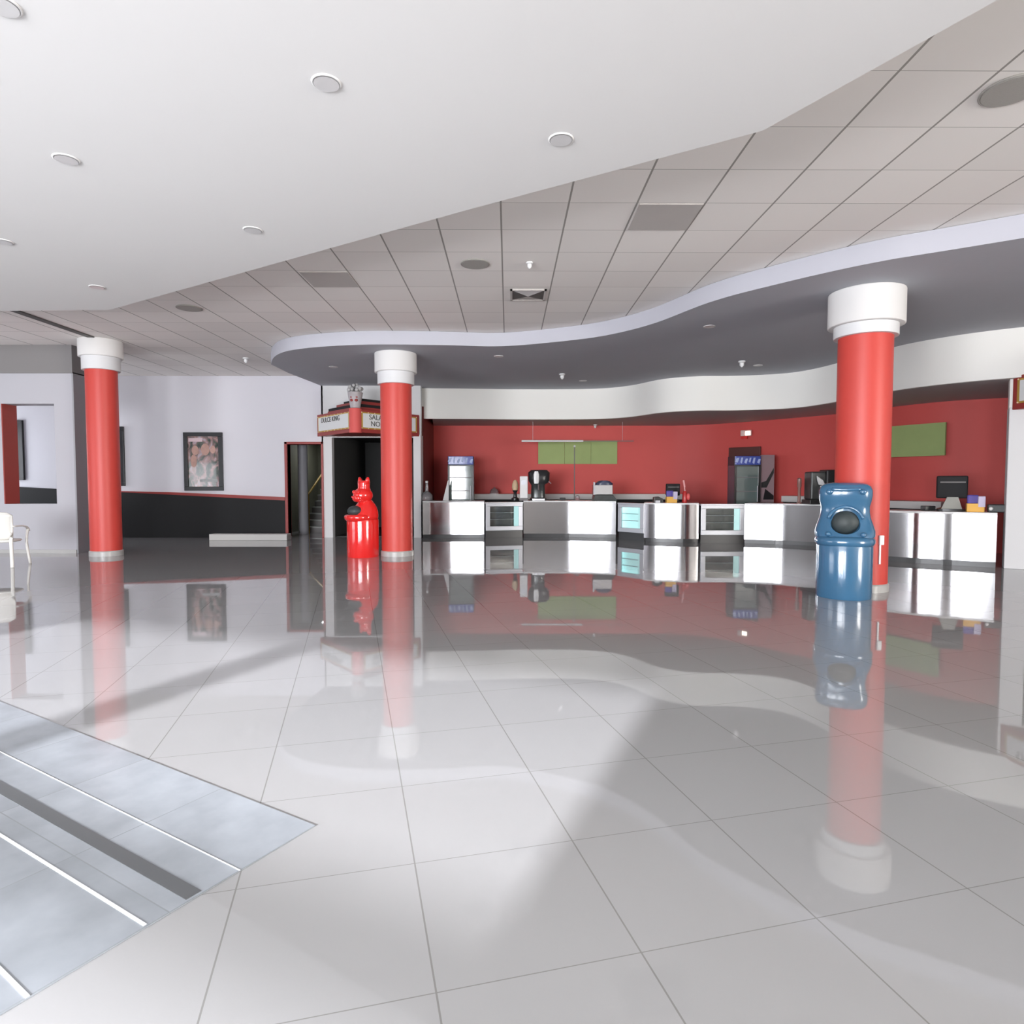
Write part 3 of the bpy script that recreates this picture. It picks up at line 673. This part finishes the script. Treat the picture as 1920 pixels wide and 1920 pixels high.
B().xprism([(-0.17, 0.61), (-0.04, 0.52), (0.0, 0.44), (-0.02, 0.40), (-0.12, 0.42), (-0.15, 0.5)], -0.21, -0.165).build('highlight_patch', M_CTOP, t, bevel=0.01)  # white highlight on the dark glass, modelled as a raised patch
B().tube([(-0.07, -0.19, 0.40), (-0.07, -0.19, 0.12)], 0.025).build('pipe', M_ALU, t)
t = thing('narrow_dispenser', 'narrow translucent dispenser tube left of the coffee machine', 'dispenser', loc_on(1499, 14.0, 0.91))
B().lathe([(0.05, 0), (0.05, 0.02), (0.03, 0.04), (0.032, 0.35), (0.045, 0.38), (0.045, 0.55), (0.02, 0.57)], seg=16).build('tube', mat('tan_plastic', (0.5, 0.28, 0.24), 0.3, trans=0.4), t, smooth='auto')
# popcorn warmer / steel griddle
t = thing('food_warmer', 'stainless steel food warmer with dark hinged hood right of the green board post', 'warmer', loc_on(1131, 16.15))
B().xprism([(-0.27, 0), (0.33, 0), (0.22, 0.15), (-0.24, 0.15)], -0.22, 0.2).build('base', M_DMET, t, bevel=0.01)
B().box(-0.26, 0.22, -0.16, 0.18, 0.15, 0.40).build('body', M_STEEL2, t, bevel=0.01)
B().loft([(0.02, 0.02, z, a, 0.16, 3) for z, a in ((0.40, 0.22), (0.44, 0.22), (0.49, 0.15), (0.51, 0.08))], 24).build('hood', mat('blue_black_hood', (0.05, 0.06, 0.12), 0.3), t, smooth='auto')
B().box(-0.27, -0.23, -0.18, -0.14, 0.15, 0.47).build('side_post', M_ALU, t)
def till(label, loc, s=1.0, rz=0.0):
    t = thing('cash_register', label, 'register', loc, rz, 'black registers on the counter')
    B().loft([(0, 0.02, 0.0, 0.17*s, 0.13*s, 5), (0, 0.02, 0.03*s, 0.17*s, 0.13*s, 5), (0, 0.05, 0.07*s, 0.06*s, 0.05*s, 3), (0, 0.06, 0.2*s, 0.05*s, 0.04*s, 3)], 24).build('stand', M_BLK, t, smooth='auto')
    B().box(-0.18*s, 0.19*s, -0.02, 0.08, 0.18*s, 0.50*s).build('monitor', M_MBLK, t, bevel=0.02)
    B().box(-0.14*s, 0.16*s, -0.03, -0.019, 0.40*s, 0.42*s).build('edge_strip', M_DGREY, t)
    B().xprism([(-0.13*s, 0.03), (0.12*s, 0.03), (0.07*s, 0.2*s), (-0.06*s, 0.2*s)], -0.12, -0.08).build('keypad', mat('warm_grey_plastic', (0.30, 0.30, 0.27), 0.4), t)
    return t
till('black register monitor behind the purple and yellow card box', loc_on(1262, 15.1, 0.91), 0.88)
till('large black register monitor with pale keypad on the right counter', (at_y(1785, 900, 10.85).x, 10.85, 0.89), 1.2, -0.5)
def cardbox(label, loc, rz=0):
    t = thing('card_box', label, 'box', loc, rz, 'yellow boxes with purple cards')
    B().box(-0.12, 0.12, -0.07, 0.07, 0, 0.14).build('box', M_ORANGE, t, bevel=0.006)
    B().box(-0.11, 0.05, 0.0, 0.06, 0.13, 0.28).build('purple_card', M_PURPLE, t, bevel=0.02)
    B().box(0.03, 0.13, -0.075, 0.05, 0.08, 0.26).build('lilac_card', mat('lilac_card', (0.55, 0.50, 0.68), 0.5), t, bevel=0.01)
    return t
cardbox('yellow box with purple cards on the short bulging counter', loc_on(1259, 14.75, 0.91))
cardbox('yellow box with purple cards on the right counter beside the white pillar', (at_y(1830, 900, 10.55).x, 10.55, 0.89), -0.5)
t = thing('syrup_pump', 'red and pink syrup pump bottle right of the purple and yellow card box', 'bottle', loc_on(1284, 14.8, 0.91))
B().lathe([(0.05, 0), (0.055, 0.02), (0.05, 0.22), (0.03, 0.27)], seg=18).build('bottle', mat('red_syrup', (0.5, 0.03, 0.03), 0.25), t, smooth='auto')
B().tube([(0, 0, 0.27), (0.0, 0, 0.36), (-0.03, 0, 0.52)], 0.022).build('pump', mat('pink_plastic', (0.85, 0.38, 0.38), 0.35), t, smooth='auto')
B().ball((0.08, -0.02, 0.14), (0.045, 0.04, 0.08), 14).build('side_cup', mat('coral_plastic', (0.75, 0.12, 0.12), 0.35), t, smooth=True)
t = thing('receipt_printer', 'small black receipt printer on the short bulging counter, left of the register', 'printer', loc_on(1234, 14.85, 0.91))
B().xprism([(-0.11, 0), (0.12, 0), (0.1, 0.09), (0.0, 0.14), (-0.1, 0.13)], -0.09, 0.09).build('body', M_BLK, t, bevel=0.01)
B().box(-0.08, 0.03, -0.1, -0.09, 0.0, 0.05).build('paper_slot', M_ALU, t)
tag(B().box(-0.07, 0.07, -0.05, 0.05, 0, 0.07).build('small_box', M_BLK, bevel=0.01), 'tiny black box on the long curving counter below the green board', 'box').location = loc_on(1055, 16.4)
tag(B().lathe([(0.05, 0), (0.06, 0.02), (0.06, 0.10), (0.02, 0.13)], seg=18).build('condiment_pot', M_CLEARP, smooth='auto'), 'small clear pot on the long curving counter left of the food warmer', 'pot').location = loc_on(1083, 16.35)
tp = (at_y(1872, 900, 10.38).x, 10.38, 0.89)
t = thing('napkin_holder', 'low dark napkin holder with a bright knob at the right end of the counter', 'holder', tp, -0.5)
B().box(-0.13, 0.1, -0.08, 0.08, 0, 0.13).build('body', M_DMET, t, bevel=0.015)
B().ball((-0.1, -0.1, 0.06), 0.03, 12).build('knob', M_CTOP, t, smooth=True)
tp = (at_y(1738, 900, 11.15).x, 11.1, 0.89)
tag(B().box(-0.09, 0.09, -0.07, 0.07, 0, 0.08).build('tray_stack', M_DMET, bevel=0.01), 'small grey stack of trays left of the large register', 'tray').location = tp

# ------------------------------------------------------------------ animal litter bins
def bx_at(px, py): p = floor_xy(px, py); return (p[0], p[1], 0)
t = thing('animal_bin', 'glossy blue hippo-shaped litter bin with round mouth in front of the right column', 'bin', bx_at(1581, 1118), -0.44)
B().lathe([(0.298, 0), (0.305, 0.02), (0.305, 0.63), (0.30, 0.645)], seg=56).build('drum', M_BLUE, t, smooth='auto')
lip = B().loft([(0, 0, z, r, r*0.98, 2.1) for z, r in ((0.62, 0.30), (0.635, 0.315), (0.66, 0.325), (0.69, 0.325), (0.715, 0.315), (0.73, 0.29), (0.74, 0.25))], 56).build('lip', M_BLUE, t, smooth=True)
rings = [(0, 0.02, 0.70, 0.30, 0.27, 2.3), (0, 0.03, 0.74, 0.325, 0.26, 2.4), (0, 0.05, 0.80, 0.325, 0.235, 2.5), (0, 0.07, 0.87, 0.305, 0.205, 2.6), (0, 0.085, 0.95, 0.278, 0.18, 2.7),
         (0, 0.09, 1.02, 0.266, 0.165, 2.8), (0, 0.085, 1.09, 0.266, 0.165, 2.8), (0, 0.07, 1.16, 0.282, 0.175, 2.8), (0, 0.06, 1.22, 0.290, 0.18, 2.7), (0, 0.05, 1.28, 0.288, 0.175, 2.6), (0, 0.05, 1.33, 0.268, 0.155, 2.5), (0, 0.055, 1.36, 0.225, 0.12, 2.4), (0, 0.06, 1.375, 0.14, 0.06, 2.2)]
hd = B().loft(rings, 56).build('head', M_BLUE, t, smooth=True)
cut = B().ball((0, -0.14, 0.895), (0.160, 0.14, 0.150), 32).build('cut', M_BLUE, t, smooth=True)
md = hd.modifiers.new('mouth', 'BOOLEAN'); md.operation = 'DIFFERENCE'; md.object = cut; md.solver = 'EXACT'
bpy.context.view_layer.update()
me = bpy.data.meshes.new_from_object(hd.evaluated_get(bpy.context.evaluated_depsgraph_get())); hd.modifiers.clear(); hd.data = me
bpy.data.objects.remove(cut)
for p_ in me.polygons: p_.use_smooth = True
try: me.set_sharp_from_angle(angle=math.radians(35))
except Exception: pass
B().ball((0, -0.05, 0.895), (0.157, 0.12, 0.147), 28).build('mouth_flap', M_FLAP, t, smooth=True)
B().tube([(0.19*math.cos(a), -0.135+0.045*math.sin(a), 0.90+0.185*math.sin(a)) for a in [PI*(0.08+0.84*k/16) for k in range(17)]], 0.02, 10).build('upper_lip', M_BLUE, t, smooth=True)
for sx in (-1, 1):
    B().ball((sx*0.175, -0.115, 1.265), (0.04, 0.03, 0.035), 16).build('nostril', M_BLUE, t, smooth=True)
    B().ball((sx*0.185, -0.20, 0.765), (0.033, 0.035, 0.03), 14).build('tooth', M_BLUE, t, smooth=True)
B().tube([(x, -0.105-0.02*math.cos(x*8), 1.29+0.25*(x*x)) for x in [-0.15+0.3*k/10 for k in range(11)]], 0.022, 10).build('brow', M_BLUE, t, smooth=True)

t = thing('animal_bin', 'glossy red hippo-shaped litter bin with eared head and side mouth before the black doorway', 'bin', bx_at(681, 1043), -0.75)
B().lathe([(0.285, 0), (0.292, 0.02), (0.292, 0.66), (0.285, 0.70)], seg=56).build('drum', M_REDG, t, smooth='auto')
B().loft([(0, -0.085, z, r, r*0.92, 2.2) for z, r in ((0.66, 0.22), (0.69, 0.26), (0.73, 0.275), (0.765, 0.27), (0.785, 0.24), (0.79, 0.20))], 48).build('lip', M_REDG, t, smooth=True)
bd = B().loft([(0, 0.0, 0.69, 0.288, 0.28, 2), (0, 0.02, 0.76, 0.285, 0.265, 2), (0, 0.045, 0.84, 0.265, 0.235, 2), (0, 0.06, 0.91, 0.235, 0.20, 2), (0, 0.07, 0.97, 0.19, 0.165, 2), (0, 0.07, 1.02, 0.145, 0.13, 2), (0, 0.06, 1.05, 0.13, 0.12, 2)], 48).build('body', M_REDG, t, smooth=True)
B().ball((0, -0.17, 0.85), (0.155, 0.13, 0.10), 24).build('mouth_flap', M_FLAP, t, smooth=True)
B().ball((0, 0.01, 1.14), (0.178, 0.185, 0.145), 32).build('head', M_REDG, t, smooth=True)
B().loft([(0, 0.03, 1.22, 0.135, 0.12, 2.2), (0, 0.03, 1.29, 0.11, 0.10, 2.4), (0, 0.03, 1.36, 0.115, 0.10, 2.6), (0, 0.03, 1.40, 0.13, 0.09, 2.6), (0, 0.03, 1.415, 0.09, 0.05, 2.4)], 32).build('brow', M_REDG, t, smooth=True)
B().ball((0, -0.11, 1.09), (0.13, 0.085, 0.08), 20).build('snout', M_REDG, t, smooth=True)
for sx in (-1, 1):
    B().ball((sx*0.07, -0.13, 1.20), 0.04, 14).build('eye', M_REDG, t, smooth=True)
    B().tube([(sx*0.105, 0.03, 1.37), (sx*0.125, 0.03, 1.43), (sx*0.14, 0.03, 1.475)], 0.03, 12, rs=[0.045, 0.04, 0.018]).build('ear', M_REDG, t, smooth=True)
    B().ball((sx*0.05, -0.19, 1.11), (0.018, 0.018, 0.016), 10).build('nostril', M_REDG, t, smooth=True)
# white cable plate on the right column
cx_, cy_ = floor_xy(1611, 1104)
t = thing('cable_plate', 'small white plate and cable on the right column beside the blue bin', 'plate', (cx_, cy_, 0))
ang = -1.02
p_ = Vector((math.cos(ang)*0.31, math.sin(ang)*0.31, 0))
p_ = Vector((0.075, -0.305, 0))
B().box(p_.x-0.02, p_.x+0.04, p_.y-0.03, p_.y+0.01, 0.60, 0.72).build('plate', M_CTOP, t, bevel=0.008)
B().box(p_.x-0.015, p_.x+0.005, p_.y-0.02, p_.y+0.01, 0.36, 0.60).build('cable', M_CTOP, t)

# ------------------------------------------------------------------ white plastic armchair at the left edge
def bezier(p, n=10):
    out = []
    for i in range(n+1):
        u = i/n; a = [Vector(q) for q in p]
        while len(a) > 1: a = [a[k]*(1-u)+a[k+1]*u for k in range(len(a)-1)]
        out.append(a[0])
    return out
t = thing('plastic_armchair', 'white moulded plastic armchair cut off by the left edge of the photo', 'chair', (-8.42, 10.45, 0), math.radians(195))
# local: faces -y, back at +y
seat = B().loft([(0, 0, z, rx, ry, 4) for z, rx, ry in ((0.40, 0.22, 0.21), (0.415, 0.24, 0.225), (0.43, 0.24, 0.225), (0.438, 0.225, 0.21))], 36).build('seat', M_CHAIR, t, smooth=True)
bk = B(); rows = []
for i in range(9):
    v = i/8; z = 0.44+0.44*v; row = []
    for k in range(13):
        u = k/12*2-1; wdt = 0.205+0.04*v
        row.append(((u*wdt), 0.19+0.10*v-0.09*(u*u)*0.6, z-0.03*(u**4)*(v**3)))
    rows.append(row)
for off in (0,):
    V0 = [[bk.bm.verts.new(p) for p in r] for r in rows]
    for i in range(8):
        for k in range(12): bk.bm.faces.new((V0[i][k], V0[i][k+1], V0[i+1][k+1], V0[i+1][k]))
bo = bk.build('backrest', M_CHAIR, t, smooth=True); md = bo.modifiers.new('thickness', 'SOLIDIFY'); md.thickness = 0.018
rim = [(-0.205, 0.14, 0.42), (-0.225, 0.17, 0.62), (-0.245, 0.225, 0.84), (-0.19, 0.26, 0.878), (0, 0.30, 0.885), (0.19, 0.26, 0.878), (0.245, 0.225, 0.84), (0.225, 0.17, 0.62), (0.205, 0.14, 0.42)]
B().tube(rim, 0.016, 10).build('back_rim', M_CHAIR, t, smooth=True)
for sx in (-1, 1):
    B().tube(bezier([(sx*0.235, 0.20, 0.66), (sx*0.29, 0.08, 0.665), (sx*0.29, -0.12, 0.66), (sx*0.275, -0.24, 0.64), (sx*0.27, -0.27, 0.56)]), 0.02, 10, rs=[(0.026, 0.012)]*11).build('armrest', M_CHAIR, t, smooth=True)
    B().tube(bezier([(sx*0.27, -0.265, 0.60), (sx*0.235, -0.24, 0.42), (sx*0.245, -0.25, 0.3), (sx*0.28, -0.28, 0.0)]), 0.02, 10, rs=[(0.024, 0.02)]*11).build('leg', M_CHAIR, t, smooth=True)
    B().tube(bezier([(sx*0.215, 0.19, 0.56), (sx*0.2, 0.17, 0.42), (sx*0.23, 0.22, 0.25), (sx*0.27, 0.31, 0.0)]), 0.02, 10, rs=[(0.026, 0.02)]*11).build('leg', M_CHAIR, t, smooth=True)

# ------------------------------------------------------------------ inlaid slate mat on the near left
def F2(x, y): return floor_xy(x, y)
A0, A1, A2 = Vector(F2(0, 1316)), Vector(F2(592, 1549)), Vector(F2(0, 1905))
def extend(p, q, L): d = (p-q).normalized(); return p+d*L
far = extend(A0, A1, 1.5); near = extend(A2, A1, 1.2)
corner = far+(near-A1)
t = thing('slate_inlay', 'blue-grey slate panel with dark and white strips set into the near left floor', 'floor panel', (A1.x, A1.y, 0), math.atan2((far-A1).y, (far-A1).x))
uL = (far-A1).length; vdir = (near-A1)
rot = Matrix.Rotation(-t.rotation_euler[2], 3, 'Z')
def toloc(p): v = rot @ Vector((p[0]-A1.x, p[1]-A1.y, 0)); return (v.x, v.y)
loc_poly = [toloc(A1), toloc(far), toloc(corner), toloc(near)]
B().prism(loc_poly, 0.0005, 0.004).build('panel', M_SLATE, t)
def strip(p0, p1, wdt, name, m_):
    a, b = Vector(toloc(F2(*p0))), Vector(toloc(F2(*p1)))
    d = (b-a).normalized(); a = a-d*1.2 if name != 'x' else a; n = Vector((-d.y, d.x))*wdt/2
    B().prism([(a-n)[:], (b-n)[:], (b+n)[:], (a+n)[:]], 0.004, 0.006).build(name, m_, t)
strip((0, 1478), (363, 1681), 0.055, 'dark_strip', mat('dark_steel_strip', (0.10, 0.105, 0.11), 0.35))
MW = mat('white_strip', (0.8, 0.8, 0.8), 0.4)
strip((55, 1438), (450, 1634), 0.0025, 'white_strip', MW)
strip((0, 1567), (272, 1737), 0.010, 'white_strip', MW)
strip((0, 1820), (52, 1872), 0.010, 'white_strip', MW)

# ------------------------------------------------------------------ ceiling fittings
def downlight(px, py, z, dia, label, group):
    p = at_z(px, py, z)
    t = thing('recessed_downlight', label, 'ceiling light', p, 0, group)
    r = dia/2
    B().ring((0, 0, -0.001), r, 0.007, 32, 8).build('trim_ring', M_WHITE, t, smooth=True)
    B().lathe([(r-0.006, -0.010), (r*0.7, -0.003), (0.001, -0.002)], seg=28).build('lens', M_LAMP, t, smooth='auto')
    return t
G1 = 'round downlights in the white ceiling'
dl = downlight(612, 155, WZ, 0.155, 'round white ceiling downlight, largest and nearest the top centre-left', G1)
for (x, y, lb) in ((1052, 261, 'round white ceiling downlight right of centre, nearest the edge of the tiled ceiling'), (124, 298, 'round white ceiling downlight at the far left below the corner one'), (474, 431, 'round white ceiling downlight above the middle of the sloping white edge'),
                   (6, 453, 'round white ceiling downlight cut by the left edge of the photo'), (182, 538, 'small white ceiling downlight nearest the left column'), (2, 9, 'round white ceiling downlight in the top left corner')):
    dup(dl, at_z(x, y, WZ), lb, G1)
G2 = 'small round lights in the grey canopy'
dl = downlight(1330, 612, CZ, 0.17, 'small canopy light nearest the curved canopy edge, left of the right column', G2)
for (x, y, lb) in ((625, 688, 'small canopy light at the left tip of the grey canopy'), (935, 668, 'small canopy light right of the middle column'), (1093, 714, 'small canopy light near the pale curved band, by the white sensor'), (1421, 685, 'small canopy light beside the white sensor near the right column')):
    dup(dl, at_z(x, y, CZ), lb, G2)
def sensor(px, py, z, label, s=1.0):
    t = thing('ceiling_sensor', label, 'sensor', at_z(px, py, z), 0, 'small white ceiling sensors')
    B().lathe([(0.055*s, 0), (0.055*s, -0.02*s), (0.02*s, -0.03*s)][::-1], seg=20).build('rose', M_CTOP, t, smooth='auto')
    B().lathe([(0.012*s, -0.1*s), (0.035*s, -0.07*s), (0.035*s, -0.03*s)], seg=16).build('head', M_CTOP, t, smooth='auto')
sensor(1054, 701, CZ, 'white cone sensor under the canopy above the green board', 1.2)
sensor(1391, 677, CZ, 'white cone sensor under the canopy above the blue-headed fridge', 1.2)
sensor(1116, 796, SZ, 'tiny white sensor under the low ceiling above the green board')
sensor(461, 671, T_Z, 'white sensor on the tiled ceiling left of the canopy tip', 1.1)
sensor(993, 492, T_Z, 'white sensor on the tiled ceiling beside the round grey speaker', 0.75)
def speaker(px, py, dia, label):
    t = thing('ceiling_speaker', label, 'speaker', at_z(px, py, T_Z), 0, 'round grey ceiling speakers')
    B().lathe([(dia/2, 0), (dia/2-0.01, -0.015)][::-1], seg=40).build('grille', M_SPK, t, smooth='auto')
    B().ring((0, 0, -0.006), dia/2, 0.008, 40, 8).build('rim', M_SPK, t, smooth=True)
speaker(891, 494, 0.34, 'round grey ceiling speaker above the middle of the canopy')
speaker(355, 577, 0.36, 'round grey ceiling speaker nearest the left column')
speaker(1897, 168, 0.36, 'round grey ceiling speaker at the upper right edge')
p = at_z(990, 552, T_Z)
t = thing('air_diffuser', 'square four-way ceiling air diffuser in front of the canopy', 'vent', p, 0)
fr = B(); s_ = 0.25
for q in ((-s_, s_, -s_, -s_+0.03), (-s_, s_, s_-0.03, s_), (-s_, -s_+0.03, -s_, s_), (s_-0.03, s_, -s_, s_)): fr.box(q[0], q[1], q[2], q[3], -0.02, 0)
fr.build('frame', M_TILEDK, t)
for k, m_ in enumerate((M_LAMP, M_SLOT, M_TILEDK, M_SLOT)):  # shading put into the blade colours: sides dark, front pale
    q = B(); R_ = Matrix.Rotation(k*PI/2, 4, 'Z'); a_ = s_-0.03
    v = [q.bm.verts.new(R_ @ Vector(c)) for c in ((-a_, -a_, -0.012), (a_, -a_, -0.012), (0, 0, -0.03), (-a_, -a_, -0.004), (a_, -a_, -0.004), (0, 0, -0.02))]
    q.bm.faces.new(v[:3]); q.bm.faces.new(v[3:][::-1]); q.bm.faces.new((v[0], v[1], v[4], v[3])); q.bm.faces.new((v[1], v[2], v[5], v[4])); q.bm.faces.new((v[2], v[0], v[3], v[5]))
    q.build('louvre', m_, t)
a, b = at_z(28, 584, T_Z), at_z(182, 640, T_Z)
t = tag(B().box(a.x-0.0, a.x+0.12, a.y-0.3, b.y-0.3, T_Z-0.02, T_Z).build('slot_vent', M_SLOT, org=(a.x, a.y, T_Z)), 'long dark slot in the tiled ceiling running to the left column', 'vent')
def dark_tile(ix, iy, label):
    x0, y0 = -0.103+0.647*ix, 5.491+0.647*iy
    tag(B().box(x0+0.02, x0+0.627, y0+0.02, y0+0.627, T_Z-0.012, T_Z).build('ceiling_tile', M_TILEDK, org=(x0, y0, T_Z)), label, 'ceiling tile', 'displaced darker ceiling tiles')
p = at_z(1240, 405, T_Z); dark_tile(math.floor((p.x+0.103)/0.647), math.floor((p.y-5.491)/0.647), 'darker displaced ceiling tile right of centre under the white ceiling edge')
p = at_z(622, 522, T_Z); dark_tile(math.floor((p.x+0.103)/0.647), math.floor((p.y-5.491)/0.647), 'darker displaced ceiling tile above the left tip of the canopy')
